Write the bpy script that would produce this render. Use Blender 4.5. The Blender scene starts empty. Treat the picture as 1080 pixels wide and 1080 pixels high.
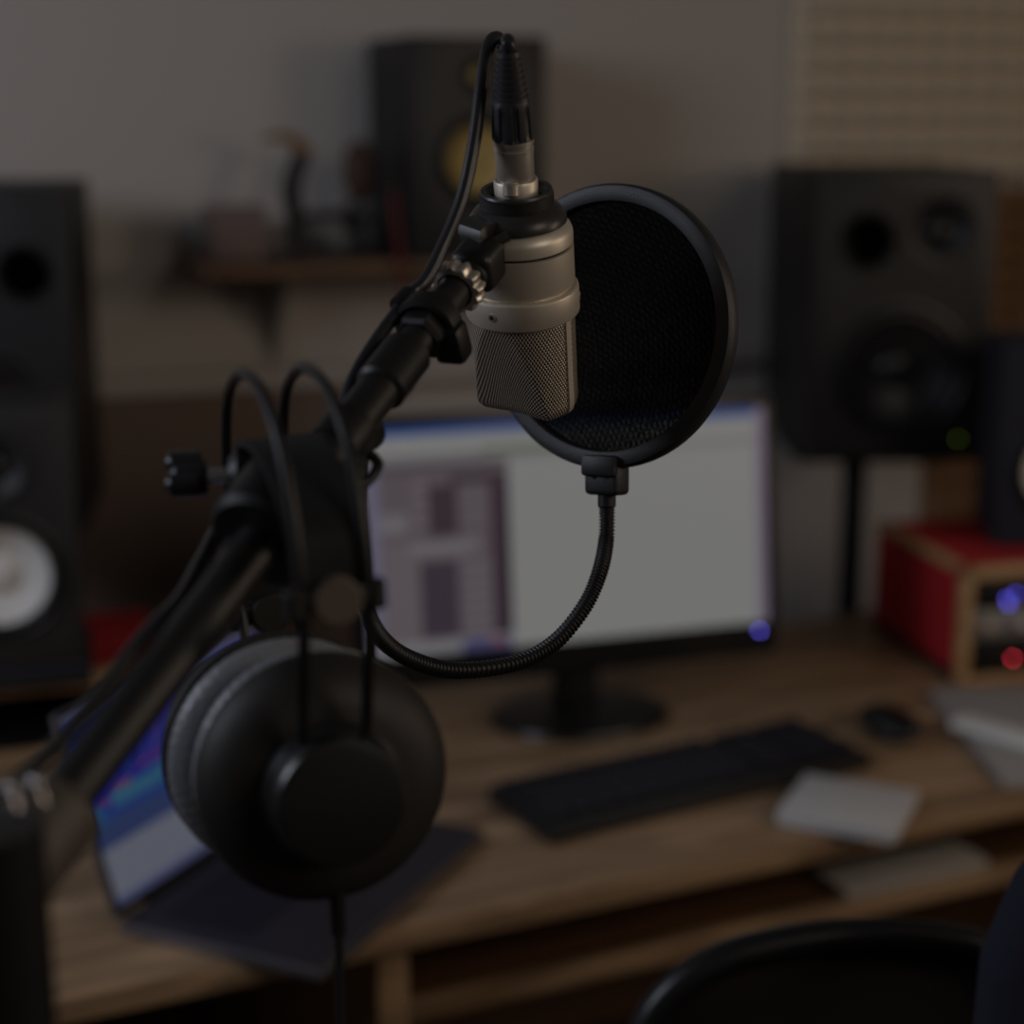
import bpy, bmesh, math, random
from mathutils import Vector, Matrix
random.seed(4)
PI = math.pi
R = math.radians
scene = bpy.context.scene
COL = scene.collection

# ------------------------------------------------------------------ camera
F_PX, PITCH, CAM = 1827.0, R(13.2), Vector((0, 0, 1.55))
cR = Vector((1, 0, 0))
cF = Vector((0, math.cos(PITCH), -math.sin(PITCH)))
cU = Vector((0, math.sin(PITCH), math.cos(PITCH)))
cd = bpy.data.cameras.new('camera')
cam = bpy.data.objects.new('camera', cd)
COL.objects.link(cam)
cam.location = CAM
cam.rotation_euler = (PI / 2 - PITCH, 0, 0)
cd.sensor_width = 36
cd.lens = F_PX / 1080 * 36
cd.clip_start = 0.02
cd.dof.use_dof = True
cd.dof.focus_distance = 0.93
cd.dof.aperture_fstop = 3.2
scene.camera = cam
vs = scene.view_settings
vs.view_transform = 'Standard'
vs.look = 'None'
vs.gamma = 1
vs.exposure = -2.55


def V(x, y, z):                       # camera-space direction (right, down, away) to world
    return cR * x - cU * y + cF * z


def P(px, py, z):
    return CAM + V((px - 540) / F_PX * z, (py - 540) / F_PX * z, z)


def G(px, py, h):                     # point at height h
    v = V((px - 540) / F_PX, (py - 540) / F_PX, 1)
    return CAM + v * ((h - CAM.z) / v.z)


# ------------------------------------------------------------------ materials
def lin(c):
    return tuple(((v / 255) / 12.92 if v / 255 <= .04045 else ((v / 255 + .055) / 1.055) ** 2.4) for v in c) + (1,)


def newmat(name):
    m = bpy.data.materials.new(name)
    m.use_nodes = True
    nt = m.node_tree
    return m, nt, nt.nodes['Principled BSDF']


def mat(name, rgb, rough=.5, metal=0, bump=.0, scale=200, var=.06, spec=.5, coat=0):
    m, nt, b = newmat(name)
    tc = nt.nodes.new('ShaderNodeTexCoord')
    nz = nt.nodes.new('ShaderNodeTexNoise')
    nz.inputs['Scale'].default_value = scale
    nz.inputs['Detail'].default_value = 3
    nt.links.new(tc.outputs['Object'], nz.inputs['Vector'])
    hs = nt.nodes.new('ShaderNodeHueSaturation')
    hs.inputs['Color'].default_value = lin(rgb)
    mr = nt.nodes.new('ShaderNodeMapRange')
    mr.inputs['To Min'].default_value = 1 - var
    mr.inputs['To Max'].default_value = 1 + var
    nt.links.new(nz.outputs['Fac'], mr.inputs['Value'])
    nt.links.new(mr.outputs['Result'], hs.inputs['Value'])
    nt.links.new(hs.outputs['Color'], b.inputs['Base Color'])
    b.inputs['Roughness'].default_value = rough
    b.inputs['Metallic'].default_value = metal
    b.inputs['Specular IOR Level'].default_value = spec
    b.inputs['Coat Weight'].default_value = coat
    if bump:
        bp = nt.nodes.new('ShaderNodeBump')
        bp.inputs['Strength'].default_value = bump
        bp.inputs['Distance'].default_value = .001
        nt.links.new(nz.outputs['Fac'], bp.inputs['Height'])
        nt.links.new(bp.outputs['Normal'], b.inputs['Normal'])
    return m


def emit(name, rgb, s):
    m, nt, b = newmat(name)
    b.inputs['Base Color'].default_value = lin(rgb)
    b.inputs['Emission Color'].default_value = lin(rgb)
    b.inputs['Emission Strength'].default_value = s
    return m


def wood(name, c1, c2, scale=1.0, rough=.45):
    m, nt, b = newmat(name)
    tc = nt.nodes.new('ShaderNodeTexCoord')
    mp = nt.nodes.new('ShaderNodeMapping')
    mp.inputs['Scale'].default_value = (1.6 * scale, 14 * scale, 14 * scale)
    nt.links.new(tc.outputs['Object'], mp.inputs['Vector'])
    nz = nt.nodes.new('ShaderNodeTexNoise')
    nz.inputs['Scale'].default_value = 2.2
    nz.inputs['Detail'].default_value = 7
    nz.inputs['Distortion'].default_value = 1.1
    nt.links.new(mp.outputs['Vector'], nz.inputs['Vector'])
    cr = nt.nodes.new('ShaderNodeValToRGB')
    cr.color_ramp.elements[0].position = .36
    cr.color_ramp.elements[1].position = .62
    cr.color_ramp.elements[0].color = lin(c1)
    cr.color_ramp.elements[1].color = lin(c2)
    nt.links.new(nz.outputs['Fac'], cr.inputs['Fac'])
    nt.links.new(cr.outputs['Color'], b.inputs['Base Color'])
    b.inputs['Roughness'].default_value = rough
    return m


def screen(name, base, rects, strength):
    """what the display shows: flat rectangles (u0,u1,v0,v1,rgb), given off as light"""
    m, nt, b = newmat(name)
    uv = nt.nodes.new('ShaderNodeTexCoord')
    sp = nt.nodes.new('ShaderNodeSeparateXYZ')
    nt.links.new(uv.outputs['UV'], sp.inputs['Vector'])

    def mth(op, a, c):
        n = nt.nodes.new('ShaderNodeMath')
        n.operation = op
        for i, q in enumerate((a, c)):
            if isinstance(q, (int, float)):
                n.inputs[i].default_value = q
            else:
                nt.links.new(q, n.inputs[i])
        return n.outputs[0]
    col = None
    for (u0, u1, v0, v1, rgb) in rects:
        f = mth('MULTIPLY', mth('MULTIPLY', mth('GREATER_THAN', sp.outputs[0], u0), mth('LESS_THAN', sp.outputs[0], u1)),
                mth('MULTIPLY', mth('GREATER_THAN', sp.outputs[1], v0), mth('LESS_THAN', sp.outputs[1], v1)))
        mx = nt.nodes.new('ShaderNodeMix')
        mx.data_type = 'RGBA'
        nt.links.new(f, mx.inputs[0])
        if col is None:
            mx.inputs[6].default_value = lin(base)
        else:
            nt.links.new(col, mx.inputs[6])
        mx.inputs[7].default_value = lin(rgb)
        col = mx.outputs[2]
    nt.links.new(col, b.inputs['Emission Color'])
    b.inputs['Emission Strength'].default_value = strength
    b.inputs['Base Color'].default_value = (.01, .01, .01, 1)
    b.inputs['Roughness'].default_value = .3
    return m


# ------------------------------------------------------------------ mesh builder
class MB:
    def __init__(self):
        self.bm = bmesh.new()
        self.uv = None

    def box(self, size, c=(0, 0, 0), rot=None, bev=0, seg=2):
        b = bmesh.new()
        bmesh.ops.create_cube(b, size=1)
        bmesh.ops.scale(b, vec=size, verts=b.verts)
        if bev:
            bmesh.ops.bevel(b, geom=list(b.edges), offset=bev, segments=seg, profile=.5, affect='EDGES')
        M = Matrix.Translation(Vector(c)) @ (rot.to_4x4() if rot is not None else Matrix())
        bmesh.ops.transform(b, matrix=M, verts=b.verts)
        self.add(b)
        return self

    def add(self, b):
        me = bpy.data.meshes.new('tmp')
        b.to_mesh(me)
        b.free()
        self.bm.from_mesh(me)
        bpy.data.meshes.remove(me)

    def lathe(self, prof, n=48, M=None, uvscale=None, rad=None):
        """profile of (r, z) turned about Z; rad(phi, i, r) may change the radius"""
        M = M or Matrix()
        rings = []
        for i, (r, z) in enumerate(prof):
            if r < 1e-6:
                rings.append([self.bm.verts.new(M @ Vector((0, 0, z)))])
            else:
                ring = []
                for k in range(n):
                    a = 2 * PI * k / n
                    rr = rad(a, i, r) if rad else r
                    ring.append(self.bm.verts.new(M @ Vector((rr * math.cos(a), rr * math.sin(a), z))))
                rings.append(ring)
        if uvscale and self.uv is None:
            self.uv = self.bm.loops.layers.uv.new('UVMap')
        for i in range(len(rings) - 1):
            a, b = rings[i], rings[i + 1]
            for k in range(n):
                k2 = (k + 1) % n
                try:
                    if len(a) == 1 and len(b) == 1:
                        continue
                    if len(a) == 1:
                        f = self.bm.faces.new((a[0], b[k2], b[k]))
                    elif len(b) == 1:
                        f = self.bm.faces.new((a[k], a[k2], b[0]))
                    else:
                        f = self.bm.faces.new((a[k], a[k2], b[k2], b[k]))
                        if uvscale:
                            vals = [(k, i), (k + 1, i), (k + 1, i + 1), (k, i + 1)]
                            for lp, (kk, ii) in zip(f.loops, vals):
                                lp[self.uv].uv = (kk / n * uvscale, uvs_len(prof, ii))
                except ValueError:
                    pass
        return self

    def cyl(self, p, q, r, n=24, r2=None, bev=0):
        p, q = Vector(p), Vector(q)
        d = q - p
        L = d.length
        M = Matrix.Translation(p) @ d.to_track_quat('Z', 'Y').to_matrix().to_4x4()
        r2 = r if r2 is None else r2
        b = min(bev, L * .45)
        prof = [(0, 0), (r - b, 0), (r, b), (r2, L - b), (r2 - b, L), (0, L)] if b else [(0, 0), (r, 0), (r2, L), (0, L)]
        return self.lathe(prof, n, M)

    def sphere(self, c, r, sc=(1, 1, 1), n=20):
        prof = [(r * math.sin(PI * i / 12), -r * math.cos(PI * i / 12)) for i in range(13)]
        prof[0] = (0, -r)
        prof[-1] = (0, r)
        return self.lathe(prof, n, Matrix.Translation(Vector(c)) @ Matrix.Diagonal((*sc, 1)))

    def tube(self, pts, r, n=14, sub=8, closed=False, flat=None, rfun=None):
        pts = [Vector(p) for p in pts]
        if sub > 1:
            pts = spline(pts, sub, closed)
        N = len(pts)
        rings = []
        prev = None
        for i, p in enumerate(pts):
            if closed:
                t = (pts[(i + 1) % N] - pts[i - 1]).normalized()
            else:
                t = (pts[min(i + 1, N - 1)] - pts[max(i - 1, 0)]).normalized()
            if flat is not None:                 # ribbon: fixed side vector
                s = Vector(flat[0]).normalized()
                u = t.cross(s).normalized()
                w, h = flat[1] / 2, flat[2] / 2
                q = [s * w + u * h, -s * w + u * h, -s * w - u * h, s * w - u * h]
                rings.append([self.bm.verts.new(p + v) for v in q])
                continue
            if prev is None:
                s = t.orthogonal().normalized()
            else:
                s = (prev - t * prev.dot(t)).normalized()
            prev = s
            u = t.cross(s)
            rr = rfun(i, N) if rfun else r
            rings.append([self.bm.verts.new(p + (s * math.cos(2 * PI * k / n) + u * math.sin(2 * PI * k / n)) * rr) for k in range(n)])
        m = len(rings[0])
        for i in range(N if closed else N - 1):
            a, b = rings[i], rings[(i + 1) % N]
            for k in range(m):
                self.bm.faces.new((a[k], a[(k + 1) % m], b[(k + 1) % m], b[k]))
        if not closed:
            self.bm.faces.new(rings[0][::-1])
            self.bm.faces.new(rings[-1])
        return self

    def prism(self, poly, h, M=None):
        M = M or Matrix()
        lo = [self.bm.verts.new(M @ Vector((x, y, 0))) for x, y in poly]
        hi = [self.bm.verts.new(M @ Vector((x, y, h))) for x, y in poly]
        self.bm.faces.new(lo[::-1])
        self.bm.faces.new(hi)
        n = len(poly)
        for k in range(n):
            self.bm.faces.new((lo[k], lo[(k + 1) % n], hi[(k + 1) % n], hi[k]))
        return self

    def face_uv(self, corners):
        """one quad with a 0..1 UV"""
        if self.uv is None:
            self.uv = self.bm.loops.layers.uv.new('UVMap')
        f = self.bm.faces.new([self.bm.verts.new(Vector(c)) for c in corners])
        for lp, q in zip(f.loops, ((0, 0), (1, 0), (1, 1), (0, 1))):
            lp[self.uv].uv = q
        return self

    def build(self, name, m, parent=None, sharp=35, recalc=True):
        bm = self.bm
        if recalc:
            bmesh.ops.recalc_face_normals(bm, faces=bm.faces)
        for f in bm.faces:
            f.smooth = True
        for e in bm.edges:
            e.smooth = not (len(e.link_faces) == 2 and e.calc_face_angle(0) > R(sharp))
        me = bpy.data.meshes.new(name)
        bm.to_mesh(me)
        bm.free()
        o = bpy.data.objects.new(name, me)
        COL.objects.link(o)
        me.materials.append(m)
        if parent:
            o.parent = parent
        return o


def uvs_len(prof, i):
    s = 0
    for k in range(i):
        s += math.hypot(prof[k + 1][0] - prof[k][0], prof[k + 1][1] - prof[k][1])
    return s


def spline(pts, sub, closed=False):
    n = len(pts)
    out = []
    for i in range(n if closed else n - 1):
        if closed:
            p0, p1, p2, p3 = pts[i - 1], pts[i], pts[(i + 1) % n], pts[(i + 2) % n]
        else:
            p0, p1, p2, p3 = pts[max(i - 1, 0)], pts[i], pts[i + 1], pts[min(i + 2, n - 1)]
        for k in range(sub):
            t = k / sub
            out.append(.5 * ((2 * p1) + (p2 - p0) * t + (2 * p0 - 5 * p1 + 4 * p2 - p3) * t * t + (3 * p1 - p0 - 3 * p2 + p3) * t ** 3))
    if not closed:
        out.append(pts[-1])
    return out


def thing(name, label, cat, loc=(0, 0, 0), rz=0, group=None, M=None):
    o = bpy.data.objects.new(name, None)
    o.empty_display_size = .05
    COL.objects.link(o)
    if M is not None:
        o.matrix_world = M
    else:
        o.location = loc
        o.rotation_euler = (0, 0, rz)
    o['label'] = label
    o['category'] = cat
    if group:
        o['group'] = group
    return o


def tag(o, label, cat, group=None):
    o['label'] = label
    o['category'] = cat
    if group:
        o['group'] = group
    return o


def struct(o):
    o['kind'] = 'structure'
    return o


def cut(o, cutters):
    """cut round recesses into a cabinet"""
    tmp = []
    for c in cutters:
        mb = MB()
        mb.cyl(*c)
        t = mb.build('cutter', bpy.data.materials[0], o.parent)
        md = o.modifiers.new('b', 'BOOLEAN')
        md.object = t
        md.operation = 'DIFFERENCE'
        md.solver = 'EXACT'
        tmp.append(t)
    bpy.context.view_layer.update()
    dg = bpy.context.evaluated_depsgraph_get()
    me = bpy.data.meshes.new_from_object(o.evaluated_get(dg))
    o.modifiers.clear()
    me.shade_smooth()
    me.set_sharp_from_angle(angle=R(30))
    o.data = me
    for t in tmp:
        bpy.data.objects.remove(t)


# ------------------------------------------------------------------ palette (unexposed colours)
M_wall = mat('wall paint', (186, 180, 174), .9, bump=.05, scale=60, var=.02)
M_dado = mat('dark lower wall', (122, 105, 95), .8, scale=30, var=.08)
M_floor = wood('floor boards', (60, 40, 28), (84, 58, 40), .5)
M_foam = mat('beige foam', (208, 196, 176), .95, bump=.3, scale=300)
M_foam2 = mat('brown foam', (140, 108, 78), .95, bump=.3, scale=300)
M_oak = wood('oak desk', (132, 106, 80), (180, 150, 117), 1)
M_oak_darkened = wood('darkened oak', (70, 48, 32), (96, 68, 46), 1)
M_ply = wood('pale ply', (176, 138, 96), (205, 168, 122), 2)
M_shelf = wood('walnut shelf', (88, 62, 40), (112, 82, 54), 2)
M_red = mat('red felt', (194, 34, 42), .85, bump=.3, scale=400)
M_black = mat('black vinyl', (30, 29, 30), .5, bump=.15, scale=350)
M_baffle = mat('black baffle', (38, 37, 38), .55, bump=.1, scale=400)
M_dark = mat('soft black', (20, 20, 21), .7)
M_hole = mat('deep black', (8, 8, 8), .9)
M_rubber = mat('black rubber', (26, 26, 27), .45)
M_gloss = mat('glossy black plastic', (24, 24, 25), .34)
M_white_cone = mat('white paper cone', (225, 224, 220), .6)
M_yellow = mat('yellow aramid cone', (186, 164, 104), .55, bump=.3, scale=800)
M_charcoal = mat('charcoal cone', (34, 34, 36), .35)
M_cabblue = mat('blue black fabric', (34, 35, 46), .85, bump=.3, scale=500)
M_nickel = mat('satin nickel', (228, 218, 201), .46, .6, bump=.04, scale=3000)
M_nickel_bright = mat('bright nickel', (214, 206, 194), .34, .75)
M_boot = mat('plug rubber', (52, 52, 55), .4)
M_collar = mat('black anodised collar', (54, 52, 51), .36)
M_knob = mat('polished black plastic', (62, 64, 68), .22, .4)
M_chrome = mat('chrome', (220, 220, 222), .12, 1)
M_tube = mat('black lacquered steel', (26, 25, 25), .45, .0, spec=.6)
M_boom_lit = mat('lit band steel', (92, 84, 77), .5, .0, spec=.5)  # boom sleeve, colour lightened to stand for the lit band there
M_cable = mat('rubber cable', (44, 44, 47), .32)
M_popring = mat('matt black plastic', (44, 44, 47), .42, bump=.25, scale=1500)
M_leather = mat('black leather', (30, 30, 31), .38, bump=.5, scale=260)
M_shell = mat('black shell', (42, 39, 37), .56)
M_cap = mat('black cap plastic', (34, 34, 35), .3, spec=.8)
M_cushion = mat('sheen lightened leather', (136, 138, 142), .42, bump=.6, spec=.9, scale=320)  # black leather, colour lightened to stand for its sheen
M_bronze = mat('bronze disc', (108, 98, 87), .6, .1)
M_alu = mat('grey aluminium', (128, 126, 134), .4, .7)
M_deck = mat('dark grey aluminium', (58, 55, 62), .45, .4)
M_keys = mat('dark keys', (22, 21, 34), .6)
M_white = mat('white plastic', (212, 212, 212), .5)
M_paper = mat('white paper', (176, 172, 168), .85)
M_navy = mat('dark navy fabric', (34, 36, 52), .9, bump=.4, scale=500)
M_cmesh = mat('dark brown mesh fabric', (30, 22, 18), .9, bump=.4, scale=700)
M_redcord = mat('dark red cord', (110, 30, 28), .7)
M_metal_dark = mat('dark cast metal', (26, 23, 23), .5, .3)
M_gold = mat('aged gold', (150, 104, 40), .4, .7)
M_umber = mat('brown wood lump', (70, 48, 40), .7)
M_taupe = mat('taupe card', (118, 102, 96), .9)
M_greyplate = mat('grey plate', (120, 118, 114), .6)
M_silver_panel = mat('brushed silver panel', (170, 168, 166), .35, .6)
M_led_blue = emit('blue led', (104, 98, 245), 34)
M_led_red = emit('red led', (255, 60, 80), 34)
M_led_green = emit('green led', (150, 180, 20), 4)

# ------------------------------------------------------------------ the room
WY = R(20)
wd = Vector((math.cos(WY), math.sin(WY), 0))
wn = Vector((math.sin(WY), -math.cos(WY), 0))
WM = Matrix.Translation((0, 3.05, 0)) @ Matrix.Rotation(WY, 4, 'Z')     # x along wall, -y into the room


def onwall(o):
    o.matrix_world = WM
    return o


struct(onwall(MB().box((6, .1, 2.7), (0, .05, 1.35)).build('wall_back', M_wall)))
struct(onwall(MB().box((2.7, .025, 1.09), (-1.62, -.0125, .545)).build('trim_1', M_dado)))
struct(onwall(MB().box((3.5, .05, .03), (-1.22, -.025, 1.105), bev=.004).build('trim_2', M_wall)))
struct(MB().box((7, 7.6, .1), (0, .6, -.05)).build('floor', M_floor))


def foam(name, label, x0, x1, z0, z1, m, pitch=.0475, amp=.07):
    mb = MB()
    bm = mb.bm
    st = 6
    pxx = pitch * 1.38
    nx = int((x1 - x0) / pxx * st)
    nz = int((z1 - z0) / pitch * st)
    g = []
    for j in range(nz + 1):
        row = []
        for i in range(nx + 1):
            x, z = x0 + i * pxx / st, z0 + j * pitch / st
            a = math.sin(PI * i / st) ** 2 * math.sin(PI * j / st) ** 2
            row.append(bm.verts.new((x, -.02 - amp * a ** 1.3, z)))
        g.append(row)
    for j in range(nz):
        for i in range(nx):
            bm.faces.new((g[j][i], g[j][i + 1], g[j + 1][i + 1], g[j + 1][i]))
    xe, ze = x0 + nx * pxx / st, z0 + nz * pitch / st
    mb.box((xe - x0, .02, ze - z0), ((x0 + xe) / 2, -.0105, (z0 + ze) / 2))
    o = mb.build(name, m, sharp=80)
    o.matrix_world = WM
    return tag(o, label, 'acoustic foam')


foam('foam_panel', 'beige egg-crate acoustic foam covering the upper right of the wall', .525, 1.75, 1.41, 2.15, M_foam)
foam('foam_panel', 'brown egg-crate acoustic foam under the beige foam, right of the big speaker', .86, 1.75, .62, 1.40, M_foam2)


# ------------------------------------------------------------------ loudspeakers
def speaker(name, label, loc, rz, W, D, H, woof, tweet, port=None, cone=M_charcoal, surround=M_rubber, led=None, cab=M_black,
            group=None, tcone=None, cap=None):
    """origin at the bottom, middle of the front; front faces local -Y; woof/tweet/port = (x, z, r)"""
    t = thing(name, label, 'speaker', loc, rz, group)
    c = MB().box((W, D, H), (0, D / 2, H / 2), bev=.006).build('cabinet', cab, t)
    cs = [((woof[0], -.01, woof[1]), (woof[0], .035, woof[1]), woof[2] * 1.04, 48), ((tweet[0], -.01, tweet[1]), (tweet[0], .02, tweet[1]), tweet[2], 40)]
    if port:
        cs.append(((port[0], -.01, port[1]), (port[0], .12, port[1]), port[2], 40))
    cut(c, cs)
    A = Matrix.Rotation(PI / 2, 4, 'X')                               # local z -> -y (out of the front)
    x, z, r = woof
    Mw = Matrix.Translation((x, 0, z)) @ A
    MB().lathe([(r * 1.04, -.004), (r * 1.14, -.0), (r * 1.14, .003), (r * 1.06, .005), (r * 1.0, .001), (r * .96, .006), (r * .9, .007), (r * .84, .0),
                (r * .82, -.004)], 56, Mw).build('surround', surround, t)
    MB().lathe([(r * .86, -.001), (r * .7, -.009), (r * .5, -.016), (r * .3, -.021)], 56, Mw).build('cone', cone, t)
    MB().lathe([(r * .34, -.021), (r * .3, -.014), (r * .2, -.009), (r * .1, -.0075), (0, -.007)], 40, Mw).build('dust_cap', cap or cone, t)
    x, z, r = tweet
    Mt = Matrix.Translation((x, 0, z)) @ A
    MB().lathe([(r * 1.3, .0), (r * 1.28, .003), (r * 1.05, .003), (r * .8, -.004), (r * .5, -.012), (r * .45, -.014)], 40, Mt).build('waveguide', cab, t)
    MB().lathe([(r * .46, -.014), (r * .42, -.006), (r * .25, -.001), (0, .001)], 32, Mt).build('tweeter_dome', tcone or M_charcoal, t)
    if port:
        x, z, r = port
        MB().lathe([(r * 1.0, -.06), (r * 1.0, -.004), (r * 1.1, .003), (r * 1.18, .002), (r * 1.2, 0)], 40,
                   Matrix.Translation((x, 0, z)) @ A).build('bass_port', M_dark, t)
    if led:
        MB().cyl((led[0], .002, led[1]), (led[0], -.003, led[1]), .0022, 12).build('indicator_light', led[2], t)
    return t


# big pair on stands
bigR = P(944, 486, 2.78)
speaker('studio_speaker', 'large black speaker on a floor stand in front of the beige foam', (bigR.x, bigR.y, bigR.z), R(2), .285, .40, .458,
        (.0, .145, .098), (.055, .365, .045), (-.06, .35, .04), led=(.1, .035, M_led_green))
bl = P(-15, 566, 2.42)
speaker('studio_speaker', 'large black speaker standing behind the white-coned speaker at the left edge', (bl.x, bl.y, bl.z), R(8), .275, .30, .48,
        (.0, .16, .098), (-.06, .36, .05), (.075, .365, .034))


def speaker_stand(label, x, y, h, rz):
    t = thing('speaker_stand', label, 'speaker stand', (x, y, 0), rz)
    MB().box((.24, .26, .012), (0, 0, h - .006), bev=.003).build('top_plate', M_black, t)
    MB().cyl((0, 0, .015), (0, 0, h - .012), .021, 28).build('pole', M_tube, t)
    MB().cyl((0, 0, h * .52), (0, 0, h * .52 + .07), .029, 28, bev=.004).build('collar', M_rubber, t)
    MB().box((.34, .38, .02), (0, 0, .01), bev=.004).build('base', M_black, t)


speaker_stand('black pole stand holding the large speaker right of the monitor', bigR.x - .03, bigR.y + .17, bigR.z, 0)
speaker_stand('black pole stand behind the desk under the left large speaker', bl.x - .02, bl.y + .15, bl.z, R(8))

# ------------------------------------------------------------------ desk
DA = R(25.2)
D0 = G(400, 982, .75)
DX, DYv = Vector((math.cos(DA), math.sin(DA), 0)), Vector((-math.sin(DA), math.cos(DA), 0))


def D(u, v, h=.75):
    return Vector((D0.x, D0.y, 0)) + DX * u + DYv * v + Vector((0, 0, h))


desk = thing('desk', 'long oak desk holding the monitor, keyboard and laptop', 'desk', (D0.x, D0.y, 0), DA)
U0, U1, DD = -.95, 1.75, .72
MB().box((U1 - U0, DD, .03), ((U0 + U1) / 2, DD / 2, .735), bev=.005).build('tabletop', M_oak, desk)
MB().box((.034, DD - .06, .70), (.026, DD / 2, .366), bev=.002).build('divider_panel', M_oak, desk)
for u in (U0 + .06, U1 - .06):
    MB().box((.034, DD - .06, .716), (u, DD / 2, .358), bev=.002).build('leg_panel', M_oak, desk)
MB().box((U1 - U0 - .18, .018, .55), ((U0 + U1) / 2, DD - .05, .44)).build('back_panel', M_oak_darkened, desk)
MB().box((U1 - .12, .40, .024), ((U1 - .043) / 2 + .0, .085 + .2, .610), bev=.002).build('lower_shelf', M_oak_darkened, desk)  # board darkened in colour to stand for the shade under the desktop
MB().box((U1 - .12, .016, .026), ((U1 - .043) / 2, .077, .610), bev=.002).build('shelf_edging', M_oak, desk)
MB().box((.7, .4, .024), (-.45, .36, .3), bev=.002).build('low_board', M_oak_darkened, desk)

# papers on the lower shelf
pp = G(950, 922, .622)
tag(MB().box((.215, .07, .012), bev=.001).build('paper_stack', M_paper), 'flat stack of white paper on the shelf under the desktop', 'paper')
o = bpy.data.objects['paper_stack']
o.location = pp + Vector((0, 0, .0078))
o.rotation_euler = (0, 0, DA)

# ------------------------------------------------------------------ monitor
mb_ = G(612, 757, .75)
MY = R(18)
mon = thing('computer_monitor', 'wide black computer monitor with a bright white screen on the desk', 'monitor', (mb_.x, mb_.y, .75), MY)
MB().lathe([(0, 0), (.118, 0), (.122, .004), (.118, .010), (.06, .015), (0, .016)], 56, Matrix.Diagonal((1, .8, 1, 1))).build('stand_base', M_gloss, mon)
MB().box((.062, .026, .17), (0, .02, .09), bev=.006).build('stand_neck', M_gloss, mon)
pc = P(604, 559, 2.235)
lp = Matrix.Rotation(-MY, 3, 'Z') @ (pc - Vector((mb_.x, mb_.y, .75)))
SW, SH, TILT = .548, .288, R(7)
pan = MB().box((SW + .034, .03, SH + .060), (0, .016, -.015), bev=.006).build('housing', M_gloss, mon)
pan.location = lp
pan.rotation_euler = (-TILT, 0, 0)
pan2 = MB().box((.3, .04, .2), (0, .045, -.01), bev=.012).build('rear_cover', M_black, mon)
pan2.location = lp
pan2.rotation_euler = (-TILT, 0, 0)
rc = []
rc += [(0, 1, .972, 1, (40, 120, 235)), (0, 1, .955, .972, (190, 205, 240))]
rc += [(0, .32, .835, .885, (205, 200, 205)), (.285, .6, .872, .893, (150, 158, 120)), (.30, 1, .835, .872, (222, 222, 220))]
rc += [(0, .035, .03, .835, (196, 190, 225)), (.035, .345, .06, .80, (168, 152, 165)), (.035, .345, .80, .84, (150, 135, 148))]
rc += [(.3, .345, .06, .76, (104, 84, 100)), (.15, .22, .52, .74, (112, 92, 106)), (.125, .215, .07, .41, (116, 100, 118)), (.205, .345, .74, .78, (108, 90, 100))]
rc += [(.04, .125, .07, .5, (186, 172, 182)), (.035, .10, .54, .63, (205, 198, 205)), (.10, .27, .45, .50, (205, 196, 202)), (.12, .24, .42, .45, (190, 178, 188))]
for k in range(6):
    rc.append((.225, .295, .09 + k * .055, .125 + k * .055, (190, 176, 186)))
for k in range(4):
    rc.append((.225, .29, .56 + k * .05, .59 + k * .05, (178, 164, 174)))
    rc.append((.115, .15, .56 + k * .06, .59 + k * .06, (196, 180, 190)))
rc += [(0, .3, 0, .06, (222, 220, 226)), (.22, .34, 0, .05, (130, 130, 200)), (.29, .32, .015, .05, (215, 140, 150)), (.975, 1, 0, 1, (215, 195, 225))]
M_scr = screen('monitor picture', (246, 246, 244), rc, 1.0)
sc_ = MB().face_uv([(-SW / 2, -.0012, -SH / 2), (SW / 2, -.0012, -SH / 2), (SW / 2, -.0012, SH / 2), (-SW / 2, -.0012, SH / 2)]).build('screen', M_scr, mon, recalc=False)
sc_.location = lp
sc_.rotation_euler = (-TILT, 0, 0)
led = MB().cyl((.262, .004, -SH / 2 - .012), (.262, -.002, -SH / 2 - .012), .002, 12).build('power_light', M_led_blue, mon)
led.location = lp
led.rotation_euler = (-TILT, 0, 0)

# ------------------------------------------------------------------ keyboard, mouse, box, papers
ka, kb_, kc = G(525, 835, .75), G(850, 763, .75), G(575, 887, .75)
KA = math.atan2(kb_.y - ka.y, kb_.x - ka.x)
kx, ky = Vector((math.cos(KA), math.sin(KA), 0)), Vector((math.sin(KA), -math.cos(KA), 0))
kcen = ka + kx * .206 + ky * .094
kb = thing('computer_keyboard', 'black full-size keyboard on the desk before the monitor', 'keyboard', kcen, KA)
MB().box((.465, .148, .018), (0, 0, .0095), bev=.004).build('case', M_black, kb)
rows = [(.062, 15, .0), (.035, 14, 0), (.016, 14, .004), (-.003, 13, .008), (-.022, 12, .0), (-.041, 9, .0)]
for (yy, n, off) in rows:
    mb = MB()
    L = .295
    for k in range(n):
        w = L / n
        mb.box((w - .003, .016, .007), (-.222 + off + w * (k + .5), yy, .0215), bev=.0015, seg=1)
    for k in range(3):
        mb.box((.016, .016, .007), (.098 + k * .019, yy, .0215), bev=.0015, seg=1)
    for k in range(4):
        mb.box((.0155, .016, .007), (.162 + k * .0185, yy, .0215), bev=.0015, seg=1)
    mb.build('key_row', M_keys, kb)

mp_ = G(938, 777, .75)
ms = thing('computer_mouse', 'small black computer mouse right of the keyboard', 'mouse', mp_, R(20))
MB().sphere((0, 0, 0), .05, (.7, 1.15, .38)).build('shell', M_gloss, ms)
bpy.data.objects['shell'].location.z = .0195
MB().cyl((-.004, .030, .0325), (.004, .030, .0325), .0055, 16).build('scroll_wheel', M_rubber, ms)

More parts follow.
